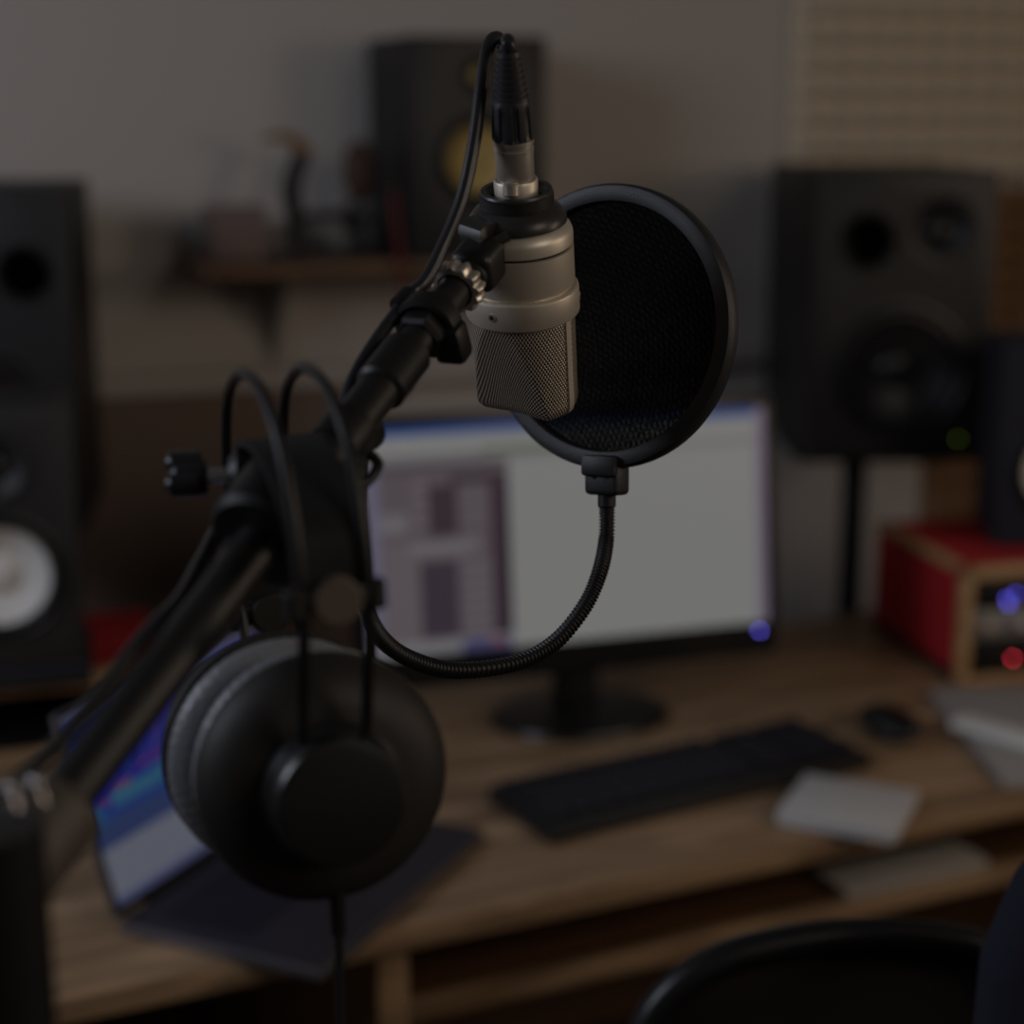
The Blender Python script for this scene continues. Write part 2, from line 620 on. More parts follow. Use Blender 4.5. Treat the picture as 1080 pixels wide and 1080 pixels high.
bc = (G(812, 872, .75) + G(940, 890, .75) + G(968, 848, .75) + G(850, 815, .75)) / 4 + Vector((.0, -.0145, 0))
wb = thing('white_box', 'small white lidded box lying on the desk in front of the keyboard', 'box', bc, R(-24))
MB().box((.136, .132, .010), (0, 0, .0065), bev=.004).build('tray', M_white, wb)
MB().box((.138, .134, .008), (0, 0, .0145), bev=.004).build('lid', M_white, wb)

pc_ = G(1033, 785, .75)
tag(MB().box((.24, .33, .012), (.105, -.0, .0062), bev=.001).build('document_folder', M_paper), 'white sheaf of papers at the right end of the desk', 'papers')
o = bpy.data.objects['document_folder']
o.location = pc_ + Vector((0, .02, 0))
o.rotation_euler = (0, 0, R(2))
q0, q1 = G(1012, 772, .762), G(1080, 792, .762)
ang = math.atan2(q1.y - q0.y, q1.x - q0.x)
rm = thing('white_remote', 'slim white remote lying on the papers at the desk edge', 'remote', (q0 + q1) / 2 + Vector((.02, 0, .0005)), ang)
MB().box((.15, .042, .014), (0, 0, .0075), bev=.006, seg=3).build('body', mat('bright white plastic', (245, 245, 245), .35), rm)

# ------------------------------------------------------------------ laptop
LA = math.atan2(.315, .146)
lap = thing('laptop', 'open grey laptop with a blue and white screen on the left of the desk', 'laptop', (-.388, 1.574, .75), LA)
LW, LD = .35, .232
MB().box((LW, LD, .014), (LW / 2, -LD / 2, .0082), bev=.003).build('base', M_alu, lap)
MB().box((LW - .0015, LD - .0015, .0012), (LW / 2, -LD / 2, .0156)).build('deck', M_deck, lap)
mb = MB()
for r_ in range(6):
    for k in range(14):
        mb.box((.0185, .0155, .0016), (.035 + k * .0215, -.035 - r_ * .0185, .0168), bev=.0004, seg=1)
mb.build('keys', M_keys, lap)
MB().box((.10, .066, .0006), (LW / 2, -.19, .0164)).build('trackpad', M_deck, lap)
lid = MB().box((LW, .007, .214), (LW / 2, 0, .107), bev=.003).build('lid', M_alu, lap)
lid.location = (0, .006, .014)
lid.rotation_euler = (R(-17), 0, 0)
bz = MB().box((LW - .004, .001, .210), (LW / 2, -.0040, .107)).build('bezel', M_gloss, lap)
bz.location, bz.rotation_euler = lid.location, lid.rotation_euler
rc = [(0, 1, .955, 1, (170, 175, 235)), (0, 1, .29, .42, (92, 118, 190)), (0, 1, 0, .29, (206, 212, 236)), (0, 1, 0, .04, (150, 160, 225)), (0, 1, .42, .47, (70, 110, 225))]
random.seed(11)
for k in range(26):
    u = k / 26
    h = random.uniform(.15, .45)
    rc.append((u, u + random.uniform(.012, .034), .95 - h, .95, random.choice([(88, 92, 215), (50, 62, 200), (120, 105, 220), (60, 110, 215), (96, 84, 205)])))
for (u, v, w, h, c) in [(.03, .5, .06, .05, (170, 80, 190)), (.12, .55, .09, .03, (205, 110, 160)), (.10, .47, .28, .075, (100, 185, 230)), (.3, .52, .2, .05, (90, 160, 235)),
                        (.25, .6, .14, .02, (190, 90, 190)), (.5, .5, .3, .07, (90, 170, 235)), (0, .42, .06, .1, (70, 150, 225))]:
    rc.append((u, u + w, v, v + h, c))
M_lscr = screen('laptop picture', (58, 78, 235), rc, .8)
s = MB().face_uv([(.007, -.0048, .012), (LW - .007, -.0048, .012), (LW - .007, -.0048, .207), (.007, -.0048, .207)]).build('screen', M_lscr, lap, recalc=False)
s.location, s.rotation_euler = lid.location, lid.rotation_euler
MB().cyl((.05, .003, .0165), (LW - .05, .003, .0165), .005, 14).build('hinge', M_dark, lap)

# ------------------------------------------------------------------ rack box at right, riser at left
ra = G(1010, 722, .75)
RA = R(13)
rack = thing('rack_case', 'red rack case with pale wood edges under the right small speaker', 'rack case', (ra.x, ra.y, .75), RA)
RW, RD, RH, RT = .46, .285, .170, .016


def carcass(parent, W, Dp, H, T, e):
    MB().box((W, Dp - e, T), (W / 2, e + (Dp - e) / 2, H - T / 2)).build('top_board', M_red, parent)
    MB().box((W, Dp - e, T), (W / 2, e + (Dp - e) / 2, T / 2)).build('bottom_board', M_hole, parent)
    for x in (T / 2, W - T / 2):
        MB().box((T, Dp - e, H - 2 * T), (x, e + (Dp - e) / 2, H / 2)).build('side_board', M_red, parent)
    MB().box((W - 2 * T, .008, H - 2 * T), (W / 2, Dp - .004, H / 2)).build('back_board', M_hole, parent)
    mb = MB()
    q = .018
    mb.box((W, e, q), (W / 2, e / 2, H - q / 2), bev=.003).box((W, e, q * .4), (W / 2, e / 2, q * .2), bev=.003)
    for x in (q / 2, W - q / 2):
        mb.box((q, e, H), (x, e / 2, H / 2), bev=.003)
    mb.build('front_edging', M_ply, parent)


carcass(rack, RW, RD, RH, RT, .018)
for x in (-.002, RW + .002 - .012):
    MB().box((.016, RD - .02, .014), (x + .006, RD / 2 + .01, RH - .004), bev=.003).build('top_edging', M_ply, rack)
z = .0185
for i, (hh, m) in enumerate([(.036, M_gloss), (.044, M_silver_panel), (.040, M_gloss)]):
    un = MB().box((RW - .048, .16, hh - .003), (RW / 2, .10, z + hh / 2), bev=.002).build('rack_unit', m, rack)
    for k in range(7):
        MB().cyl((.05 + k * .055, .02, z + hh / 2), (.05 + k * .055, .006, z + hh / 2), .008, 18, bev=.001).build('knob', M_rubber if i != 1 else M_nickel, un)
    zz = z + hh / 2
    if i == 2:
        for k, (dx, dz) in enumerate([(.078, -.006), (.092, .000), (.082, -.014), (.112, -.004)]):
            MB().sphere((dx, .018, zz + dz), .0022).build('blue_light', M_led_blue, un)
    if i == 0:
        MB().sphere((.094, .018, zz - .010), .0022).build('red_light', M_led_red, un)
    z += hh + .002

sp = D(0, 0, 0)
sR = Vector((ra.x, ra.y, 0)) + Matrix.Rotation(RA, 3, 'Z') @ Vector((.185, .07, 0))
speaker('studio_speaker', 'white-coned small speaker on the red rack case at the right edge', (sR.x, sR.y, .75 + RH + .0005), R(-6), .19, .17, .30,
        (.0, .115, .066), (0, .238, .032), cone=M_white_cone, cab=M_cabblue, group=None)

rl = G(188, 702, .855)
LAz = R(20)
rlo = Matrix.Rotation(LAz, 3, 'Z') @ Vector((-.52, 0, 0))
riser = thing('riser_box', 'red-topped wooden riser box under the left small speaker', 'riser box', (rl.x + rlo.x, rl.y + rlo.y, .75), LAz)
carcass(riser, .52, .27, .105, .014, .03)
sL = G(6, 706, .885)
padr = thing('isolation_pad', 'dark foam pad between the left small speaker and its red riser', 'speaker pad', (sL.x, sL.y + .012, .8553), R(14))
MB().box((.20, .17, .018), (0, .075, .009), bev=.003).build('lower_layer', M_dark, padr)
MB().box((.20, .17, .011), (0, .075, .0238), bev=.003).build('upper_layer', M_cabblue, padr)
speaker('studio_speaker', 'white-coned small speaker on the red riser at the left edge', (sL.x, sL.y, .8853), R(14), .19, .17, .32,
        (.0, .115, .072), (0, .25, .036), cone=M_white_cone, cab=M_baffle)

# ------------------------------------------------------------------ wall shelf
def Wl(x, z, off):                                                  # point in wall coordinates
    return WM @ Vector((x, -off, z))


sh = thing('wall_shelf', 'narrow walnut shelf on the wall under the yellow-coned speaker', 'shelf', (0, 0, 0), 0)
sh.matrix_world = WM @ Matrix.Translation((-.255, 0, 1.304))
MB().box((.66, .25, .018), (0, -.1255, 0), bev=.003).build('board', M_shelf, sh)
for x in (-.17, .2):
    b = MB()
    b.prism([(0, 0), (.16, 0), (.16, .012), (.03, .12), (.012, .16), (0, .16)], .012,
            Matrix.Translation((x - .006, -.001, -.0095)) @ Matrix(((0, 0, 1, 0), (-1, 0, 0, 0), (0, -1, 0, 0), (0, 0, 0, 1))))
    b.build('bracket', M_wall, sh)
p = Wl(-.145, 1.3135, .25)
wsp = speaker('studio_speaker', 'black speaker with yellow cones on the wall shelf', (p.x, p.y, p.z), WY, 0.225, .24, .342,
              (0, .155, .062), (0, .282, .026), cone=M_yellow, tcone=M_yellow)
# red cord hanging beside it
tag(MB().tube([Wl(-.276, 1.42, .21), Wl(-.279, 1.34, .256), Wl(-.277, 1.28, .262), Wl(-.270, 1.2, .255), Wl(-.275, 1.1, .252)], .004).build('hanging_cord', M_redcord),
    'dark red cord hanging over the shelf edge left of the yellow-coned speaker', 'cord')
# ornament
orn = thing('metal_ornament', 'dark metal ornament with golden curved top on the wall shelf', 'ornament', (0, 0, 0))
orn.matrix_world = WM @ Matrix.Translation((-.365, -.14, 1.3135))
MB().box((.19, .09, .010), (.0, 0, .0055), bev=.003).build('base_plate', M_metal_dark, orn)
MB().tube([(-.05, 0, .01), (-.052, 0, .07), (-.056, 0, .11), (-.042, 0, .15), (-.03, 0, .165)], .01, rfun=lambda i, n: .010 + .006 * math.sin(PI * i / n)).build('post', M_metal_dark, orn)
MB().tube([(-.03, 0, .16), (-.045, 0, .18), (-.07, 0, .19), (-.10, 0, .186)], .01, rfun=lambda i, n: .012 * (1 - .75 * i / n)).build('curved_top', M_gold, orn)
MB().tube([(-.05, 0, .062), (.01, 0, .066), (.07, 0, .06)], .009).build('cross_bar', M_metal_dark, orn)
MB().tube([(.03, 0, .06), (.045, 0, .04), (.046, 0, .01)], .012).build('leg', M_metal_dark, orn)
MB().sphere((.055, 0, .135), .036, (.8, .5, 1.35)).build('oval_body', M_umber, orn)
MB().tube([(.055, 0, .10), (.04, 0, .08), (.03, 0, .06)], .007).build('neck', M_metal_dark, orn)
bx = thing('taupe_box', 'faint taupe card box at the left end of the wall shelf', 'box', (0, 0, 0))
bx.matrix_world = WM @ Matrix.Translation((-.51, -.12, 1.3135))
MB().box((.085, .08, .075), (0, 0, .0385), bev=.002).build('carton', M_taupe, bx)
MB().box((.088, .083, .012), (0, 0, .076), bev=.002).build('lid', M_taupe, bx)

# ------------------------------------------------------------------ microphone stand (boom)
IZ0, IZ1 = .885, .66
B0, B1 = P(494, 288, IZ0), P(128, 765, IZ1)
bdir = (B0 - B1).normalized()
BL = (B0 - B1).length


def B(s):                                                           # metres from the tip
    return B0 - bdir * s


side = bdir.cross(cF).normalized()                                  # across the boom, in the picture plane
if side.dot(cR) < 0:
    side = -side
front = side.cross(bdir).normalized()
if front.dot(cF) > 0:
    front = -front                                                  # towards the camera
st_end = BL * 1.30
J = B(BL * 1.285)
stand = thing('microphone_stand', 'black boom stand arm crossing from the lower left up to the microphone', 'microphone stand', (J.x, J.y, 0))
off = Vector((J.x, J.y, 0))


def loc(p):
    return Vector(p) - off


MB().cyl(loc(B(.075)), loc(B(st_end)), .0102, 32, bev=.002).build('boom_tube', M_tube, stand)
MB().cyl(loc(B(.012)), loc(B(.20)), .0088, 32, bev=.001).build('inner_tube', M_tube, stand)
MB().cyl(loc(B(.072)), loc(B(.105)), .0126, 32, bev=.002).build('end_collar', M_rubber, stand)
mb = MB()
mb.cyl(loc(B(.040)), loc(B(.062)), .0128, 6, bev=.002)
q = B(.05) + side * .014
mb.box((.016, .02, .014), loc(q), (bdir.to_track_quat('Z', 'Y')).to_matrix(), bev=.003)
mb.build('clutch', M_rubber, stand)
mb = MB()
mb.lathe([(.0098, -.005), (.0125, -.0045), (.0135, -.002), (.0135, .002), (.0125, .0045), (.0098, .005)], 144,
         Matrix.Translation(loc(B(.0125))) @ bdir.to_track_quat('Z', 'Y').to_matrix().to_4x4(), rad=lambda a, i, r: r + (.0009 * math.cos(12 * a) if 1 <= i <= 4 else 0))
mb.build('thread_nut', M_nickel_bright, stand)
# tilt clutch with wing screw at left of the headphones
hub0 = P(265, 501, .772)
hub_ax = V(-1, .04, -.12).normalized()
mb = MB()
mb.cyl(loc(hub0 - hub_ax * .004), loc(hub0 + hub_ax * .010), .0118, 36, bev=.004)
mb.build('clutch_drum', M_rubber, stand)
MB().tube([loc(hub0), loc(hub0 + V(.001, .018, -.006)), loc(B(.245) - side * .002)], .0075, sub=4).build('clutch_bracket', M_rubber, stand)
MB().cyl(loc(hub0 + hub_ax * .008), loc(hub0 + hub_ax * .020), .0036, 18).build('screw_shaft', M_chrome, stand)
kn = hub0 + hub_ax * .019
mb = MB()
mb.cyl(loc(kn), loc(kn + hub_ax * .016), .0085, 18, bev=.002)
for k in range(3):
    a = 2 * PI * k / 3 + .5
    u1 = hub_ax.orthogonal().normalized()
    u2 = hub_ax.cross(u1)
    c = kn + hub_ax * .009 + (u1 * math.cos(a) + u2 * math.sin(a)) * .0065
    mb.cyl(loc(c - hub_ax * .007), loc(c + hub_ax * .009), .0056, 14, bev=.002)
mb.build('wing_knob', M_knob, stand)
# pole, elbow and base
mb = MB()
mb.cyl(loc(J - side * .034 + front * -.0), loc(J + side * .012), .026, 36, bev=.004)
mb.sphere(loc(J - side * .01), .026)
mb.build('elbow_clamp', M_rubber, stand)
MB().cyl(loc(B(BL * 1.12)), loc(B(BL * 1.42)), .0175, 32, bev=.004).build('boom_sleeve', M_boom_lit, stand)
for (px, py, zz) in [(10, 833, .575), (38, 826, .585)]:
    c = P(px, py, zz)
    MB().sphere(loc(c), .0026, n=16).cyl(loc(c), loc(c + V(.3, .9, .1).normalized() * .008), .0012, 12).build('bolt', M_chrome, stand)
PJ = P(2, 960, .57)
MB().cyl((PJ.x - off.x, PJ.y - off.y, .04), (PJ.x - off.x, PJ.y - off.y, PJ.z + .03), .0155, 32).build('pole', M_tube, stand)
MB().lathe([(0, 0), (.15, 0), (.155, .006), (.15, .014), (.04, .03), (.02, .045), (0, .045)], 48, Matrix.Translation((PJ.x - off.x, PJ.y - off.y, 0))).build('base', M_black, stand)

# ------------------------------------------------------------------ microphone
ray = V((550.5 - 540) / F_PX, (309 - 540) / F_PX, 1).normalized()
mx = (cR - ray * cR.dot(ray)).normalized()
dn = -(mx.cross(ray)) if (mx.cross(ray)).dot(cU) > 0 else mx.cross(ray)
TL = R(22)
ax = (dn * math.cos(TL) + ray * math.sin(TL) + mx * .053).normalized()      # down the microphone
mz = -ax
mxx = (mx - mz * mx.dot(mz)).normalized()
myy = mz.cross(mxx)
MZ = .925
orig = P(550.5, 309, MZ) - ax * .036
MM = Matrix.Translation(orig) @ Matrix((mxx, myy, mz)).transposed().to_4x4()
mic = thing('studio_microphone', 'nickel large-diaphragm microphone hanging head down from the boom tip', 'microphone', M=MM)


def pr_(seq):                                                       # (radius mm, distance down mm)
    return [(r / 1000, -t / 1000) for r, t in seq]


MB().lathe(pr_([(0, -3.5), (24.5, -3.5), (27.6, -1.2), (28.6, 1.5), (28.6, 7.0)]), 72).build('top_cap', M_nickel, mic)
MB().lathe(pr_([(27.4, 6.5), (27.4, 9.2)]), 72).build('groove', M_hole, mic)
MB().lathe(pr_([(27.5, 8.6), (28.6, 9.0), (28.7, 28.6), (28.3, 29.6), (26.5, 30.4), (26.5, 33)]), 72).build('body', M_nickel, mic)
MB().lathe(pr_([(26.6, 31.4), (29.4, 31.2), (30.3, 31.8), (30.6, 32.8), (30.6, 45.2), (30.2, 46.0), (27.2, 46.2), (26.9, 44)]), 96).build('clamp_ring', M_nickel, mic)
NA, RG = R(-33), .0278


def dirphi(phi):
    return Vector((math.sin(phi), -math.cos(phi), 0))


T0, T1 = 44.0, 103.0


def grad(a, i, r):
    # angle a about Z measured from +X; phi measured from -Y
    phi = a + PI / 2
    t = gprof_t[i]
    k = max(0, min(1, (t - T0 - 2) / (T1 - T0 - 2)))
    dist = RG * (.985 - .47 * k)
    c = abs(math.cos(phi - NA))
    rr = r
    lim = dist / max(c, 1e-4)
    # smooth minimum keeps the crease slightly rounded
    e = .0003
    h = max(e - abs(rr - lim), 0) / e
    m = min(rr, lim) - h * h * e / 4
    # rounded lower edge
    if t > T1 - 7:
        q = (t - (T1 - 7)) / 7
        m -= .007 * (1 - math.sqrt(max(0, 1 - q * q)))
    return max(m, .0005)


gprof_t = [T0 + (T1 - 7 - T0) * i / 44 for i in range(45)] + [T1 - 7 + 7 * math.sin(PI / 2 * i / 8) for i in range(1, 9)]
gp = [(RG, -t / 1000) for t in gprof_t]
mb = MB()
mb.lathe(gp, 220, uvscale=2 * PI * RG, rad=grad)
bmesh.ops.holes_fill(mb.bm, edges=[e for e in mb.bm.edges if len(e.link_faces) == 1 and e.verts[0].co.z < -.09])
# woven wire material
m, nt, b = newmat('woven wire')
tc = nt.nodes.new('ShaderNodeTexCoord')
sep = nt.nodes.new('ShaderNodeSeparateXYZ')
nt.links.new(tc.outputs['UV'], sep.inputs[0])


def mth(nt, op, a, c=None):
    n = nt.nodes.new('ShaderNodeMath')
    n.operation = op
    for i, q in enumerate((a, c)):
        if q is None:
            continue
        if isinstance(q, (int, float)):
            n.inputs[i].default_value = q
        else:
            nt.links.new(q, n.inputs[i])
    return n.outputs[0]


K = 2 * PI / .0016
pa = mth(nt, 'MULTIPLY', mth(nt, 'ADD', sep.outputs[0], mth(nt, 'MULTIPLY', sep.outputs[1], .62)), K * .85)
pb = mth(nt, 'MULTIPLY', mth(nt, 'SUBTRACT', sep.outputs[0], mth(nt, 'MULTIPLY', sep.outputs[1], .62)), K * .85)
wv = mth(nt, 'ADD', mth(nt, 'MULTIPLY', mth(nt, 'SINE', pa), .5), mth(nt, 'MULTIPLY', mth(nt, 'SINE', pb), .5))
wv = mth(nt, 'ADD', mth(nt, 'MULTIPLY', wv, .5), .5)
cr = nt.nodes.new('ShaderNodeValToRGB')
cr.color_ramp.elements[0].position, cr.color_ramp.elements[1].position = .38, .60
cr.color_ramp.elements[0].color = lin((26, 24, 22))
cr.color_ramp.elements[1].color = lin((226, 214, 196))
nt.links.new(wv, cr.inputs['Fac'])
nt.links.new(cr.outputs['Color'], b.inputs['Base Color'])
b.inputs['Metallic'].default_value = .6
b.inputs['Roughness'].default_value = .42
bp = nt.nodes.new('ShaderNodeBump')
bp.inputs['Strength'].default_value = .5
bp.inputs['Distance'].default_value = .0008
nt.links.new(wv, bp.inputs['Height'])
nt.links.new(bp.outputs['Normal'], b.inputs['Normal'])
M_weave = m
mb.build('grille', M_weave, mic, sharp=17)
for s_ in (1, -1):
    ph = R(57) if s_ > 0 else R(57) + PI
    d_ = dirphi(ph)
    tg = Vector((-d_.y, d_.x, 0))
    pts = [d_ * (RG + .0001) + Vector((0, 0, -t / 1000)) for t in (45, 60, 80, 96)] + [d_ * (RG - .0018) + Vector((0, 0, -.1005)), d_ * (RG - .007) + Vector((0, 0, -.1032))]
    MB().tube(pts, 0, sub=6, flat=(tg, .0046, .0016)).build('side_bar', M_nickel, mic)
for ph in (R(-31), R(88), R(208)):
    d_ = dirphi(ph)
    c = d_ * .0306 + Vector((0, 0, -.0385))
    s1 = MB().cyl(c - d_ * .001, c + d_ * .0005, .0021, 16).build('ring_screw', M_nickel_bright, mic)
    MB().cyl(c + d_ * .0004, c + d_ * .0007, .0012, 6).build('screw_socket', M_hole, s1)
# swivel mount
mb = MB().lathe(pr_([(24.0, -3.4), (25.8, -4.5), (25.6, -7.5), (22.5, -11.5), (19.5, -13.2), (18.0, -14)]), 64)
d_ = dirphi(R(-48))
tg = Vector((-d_.y, d_.x, 0))
bl_ = MM.inverted() @ P(506, 277, .886)
bdl = (MM.inverted().to_3x3() @ bdir)
mb.tube([d_ * .020 + Vector((0, 0, .0075)), d_ * .030 + Vector((0, 0, .007)), bl_ - bdl * -.004 + Vector((0, 0, .003)), bl_ - bdl * .004], 0, sub=5, flat=(tg, .017, .008))
mb.tube([dirphi(R(-10)) * .0258 + Vector((0, 0, .006)), dirphi(R(-26)) * .030 + Vector((0, 0, .003)), dirphi(R(-45)) * .034 + Vector((0, 0, .000))], .0028, sub=6)
mb.build('swivel_mount', M_collar, mic)
qd = bdl.to_track_quat('Z', 'Y').to_matrix()
mb = MB()
mb.box((.0225, .0225, .026), bl_, qd, bev=.005, seg=3)
mb.cyl(bl_ - bdl * .010, bl_ - bdl * .016, .0095, 28, bev=.001)
mb.build('mount_socket', M_tube, mic)


def knurl(a, i, r):
    return r + (.0004 if (int(round(a / (2 * PI) * 168)) + i) % 2 else -.0004) if 1 < i < 9 else r


MB().lathe(pr_([(13.5, -13.2), (18.6, -13.2), (19.0, -13.8)] + [(19.0, -14.4 - k) for k in range(6)] + [(19.0, -20.6), (18.5, -21.6), (16.0, -21.8), (14.6, -20.8), (13.0, -18)]),
           168, rad=knurl).build('knurled_ring', M_collar, mic)
MB().lathe(pr_([(0, -16), (13.5, -16), (13.5, -17.5), (12.0, -18.5)]), 40).build('inner_seat', M_dark, mic)
MB().lathe(pr_([(11.3, -16), (11.5, -26.5), (11.1, -27.2), (10.3, -27.4)]), 48).build('connector_socket', M_nickel, mic)

# ------------------------------------------------------------------ microphone cable (plug, boot, cable)
mc = thing('microphone_cable', 'black cable looping from the plug on top of the microphone down along the boom', 'cable', M=MM)
MB().lathe(pr_([(9.4, -25), (9.9, -27.5), (9.9, -42), (10.3, -42.4), (10.3, -43.6), (9.9, -44), (9.9, -46), (10.4, -46.4), (10.4, -48), (9.6, -49)]), 48).build('plug_barrel', M_nickel_bright, mc)
MB().cyl(dirphi(R(-12)) * .0105 + Vector((0, 0, .0285)), dirphi(R(-12)) * .0105 + Vector((0, 0, .0215)) + dirphi(R(-12)) * .0014, .0042, 20, bev=.001).build('latch', M_nickel_bright, mc)


def grip(a, i, r):
    if 2 <= i <= 5:
        return r - .0010 * (1 if math.cos(a * 9) > .25 else 0)
    return r


MB().lathe(pr_([(9.6, -48), (10.6, -48.4), (10.9, -50), (10.8, -52.5), (10.6, -58), (10.2, -64), (10.1, -66.5), (9.6, -68.5)]), 144, rad=grip).build('plug_grip', M_boot, mc)
bt = [(9.6, -68)]
for k in range(7):
    r0 = 8.9 - k * .5
    t0 = -69 - k * 3.05
    bt += [(r0 + .5, t0), (r0 + .5, t0 - 1.9), (r0 - .4, t0 - 2.1), (r0 - .4, t0 - 2.9)]
bt += [(6.0, -90.6), (5.7, -93), (3.6, -93.6)]
MB().lathe(pr_(bt), 40).build('strain_relief', M_boot, mc)
mi = MM.inverted()
top = Vector((0, 0, .090))
cpts = [top, top + Vector((0, 0, .008)), mi @ P(533, 50, .905), mi @ P(524, 40, .895), mi @ P(515, 50, .888), mi @ P(508, 90, .882), mi @ P(500, 150, .876), mi @ P(487, 210, .872),
        mi @ P(466, 262, .868), mi @ P(448, 297, .862), mi @ P(427, 318, .856), mi @ (B(.095) - side * .0145 - front * .0105), mi @ (B(.143) - front * .021), mi @ (B(.175) - front * .029), mi @ (B(.205) - front * .03), mi @ P(238, 552, .80), mi @ P(213, 590, .765), mi @ P(190, 632, .725),
        mi @ (B(.288) - side * .0142), mi @ (B(.335) - side * .0142), mi @ (B(.365) - side * .0165), mi @ (B(.395) - side * .0225), mi @ (B(.43) - side * .0225)]
MB().tube(cpts, .0035, n=14, sub=8).build('cable', M_cable, mc)
# clip that holds the cable to the boom
clip = thing('cable_clip', 'black plastic clip holding the microphone cable to the boom', 'clip', B(.048))
cq = (bdir.to_track_quat('Z', 'Y')).to_matrix()
rot = Matrix((side, front, bdir)).transposed()
mb = MB()
mb.lathe([(.0142, -.006), (.0165, -.005), (.0168, 0), (.0165, .005), (.0142, .006)], 32, rot.to_4x4())
cc = P(427, 318, .856) - B(.048)
mb.lathe([(.0032, -.006), (.006, -.005), (.006, .005), (.0032, .006)], 20, Matrix.Translation(cc) @ rot.to_4x4())
mb.tube([cc + side * .004, -side * .0145], .004, sub=1, n=10)
mb.build('clip_body', M_rubber, clip)

# ------------------------------------------------------------------ pop filter
PC = P(641, 345, .985)
pn = V(-.56, .05, -.826).normalized()
px_ = Vector((0, 0, 1)).cross(pn).normalized()
pup = pn.cross(px_).normalized()
if px_.dot(cR) < 0:
    pup = (pup * math.cos(R(5)) + px_ * math.sin(R(5))).normalized()
else:
    pup = (pup * math.cos(R(5)) - px_ * math.sin(R(5))).normalized()
px_ = pup.cross(pn).normalized()
PM = Matrix.Translation(PC) @ Matrix((px_, pup, pn)).transposed().to_4x4()          # local z = front
pf = thing('pop_filter', 'round black mesh pop filter on a gooseneck behind the microphone', 'pop filter', M=PM)
RP = .0808
MB().lathe([(RP - .0105, .0015), (RP - .0098, .0046), (RP - .0055, .0058), (RP - .0016, .005), (RP - .0002, .003), (RP, 0), (RP - .0002, -.004), (RP - .002, -.0062),
            (RP - .008, -.0062), (RP - .0105, -.004), (RP - .0105, .0015)], 128).build('rim', M_popring, pf)


def meshmat(name, alpha, rot):
    m, nt, b = newmat(name)
    b.inputs['Base Color'].default_value = lin((8, 8, 9))
    b.inputs['Roughness'].default_value = 1
    b.inputs['Specular IOR Level'].default_value = .1
    tc = nt.nodes.new('ShaderNodeTexCoord')
    mp = nt.nodes.new('ShaderNodeMapping')
    mp.inputs['Location'].default_value = (.02, .11, 0)
    mp.inputs['Rotation'].default_value = (0, 0, rot)
    nt.links.new(tc.outputs['Object'], mp.inputs['Vector'])
    w = nt.nodes.new('ShaderNodeTexWave')
    w.wave_type = 'RINGS'
    w.rings_direction = 'Z'
    w.inputs['Scale'].default_value = 95
    w.inputs['Distortion'].default_value = 5
    w.inputs['Detail'].default_value = 1
    w.inputs['Detail Scale'].default_value = 12
    nt.links.new(mp.outputs['Vector'], w.inputs['Vector'])
    mr = nt.nodes.new('ShaderNodeMapRange')
    mr.inputs['To Min'].default_value = alpha
    mr.inputs['To Max'].default_value = alpha - .26
    nt.links.new(w.outputs['Fac'], mr.inputs['Value'])
    nt.links.new(mr.outputs['Result'], b.inputs['Alpha'])
    return m


MB().lathe([(0, .0012), (.03, .0012), (RP - .0103, .0012)], 96).build('front_mesh', meshmat('nylon mesh front', .95, .3), pf)
MB().lathe([(0, -.0022), (.03, -.0022), (RP - .0103, -.0022)], 96).build('rear_mesh', meshmat('nylon mesh rear', .95, 1.2), pf)
# bracket at the foot of the rim
mb = MB()
mb.box((.0225, .018, .0155), (0, -RP - .0058, -.001), bev=.003, seg=3)
mb.box((.0225, .012, .006), (0, -RP + .0022, .0075), bev=.002)
brk = mb.build('bracket', M_popring, pf)
for x in (-.004, .004):
    MB().lathe([(0, .0004), (.0012, .0004), (.0016, 0)], 14, Matrix.Translation((x, -RP - .004, .0069))).build('dimple', M_dark, brk)
pi_ = PM.inverted()
g0 = Vector((0, -RP - .0135, -.001))
MB().cyl(g0, g0 + Vector((0, -.0085, 0)), .0052, 24, bev=.0008).build('ferrule', M_rubber, pf)
g1 = g0 + Vector((0, -.006, 0))
gpts = [g1, g1 + Vector((0, -.02, 0)), pi_ @ P(632, 605, .98), pi_ @ P(615, 642, .972), pi_ @ P(583, 679, .96), pi_ @ P(540, 700, .943), pi_ @ P(481, 707, .92), pi_ @ P(437, 697, .90), pi_ @ P(404, 675, .88),
        pi_ @ P(385, 640, .86), pi_ @ P(378, 590, .845), pi_ @ P(377, 530, .835), pi_ @ P(379, 485, .828), pi_ @ P(386, 458, .822)]
gs = spline(gpts, 70)


def goose(i, n):
    return .0042 + .0006 * math.sin(i * 2 * PI / 6)


MB().tube(gs, 0, n=14, sub=1, rfun=goose).build('gooseneck', M_tube, pf, sharp=80)
cb = B(.142)
cl = pi_ @ cb
Mr = (pi_.to_3x3() @ rot)
mb = MB()
mb.lathe([(.0105, -.010), (.0125, -.009), (.013, 0), (.0125, .009), (.0105, .010)], 28, Matrix.Translation(cl) @ Mr.to_4x4())
e_ = pi_ @ P(388, 456, .820)
mb.tube([e_, cl], .009, sub=1, n=14)
mb.build('clamp', M_rubber, pf)
MB().tube([pi_ @ (cb + side * .014), pi_ @ (cb + side * .021 - bdir * .004), pi_ @ (cb + side * .020 - bdir * .018), pi_ @ (cb + side * .010 - bdir * .026)], .0026).build('clamp_lever', M_rubber, pf)

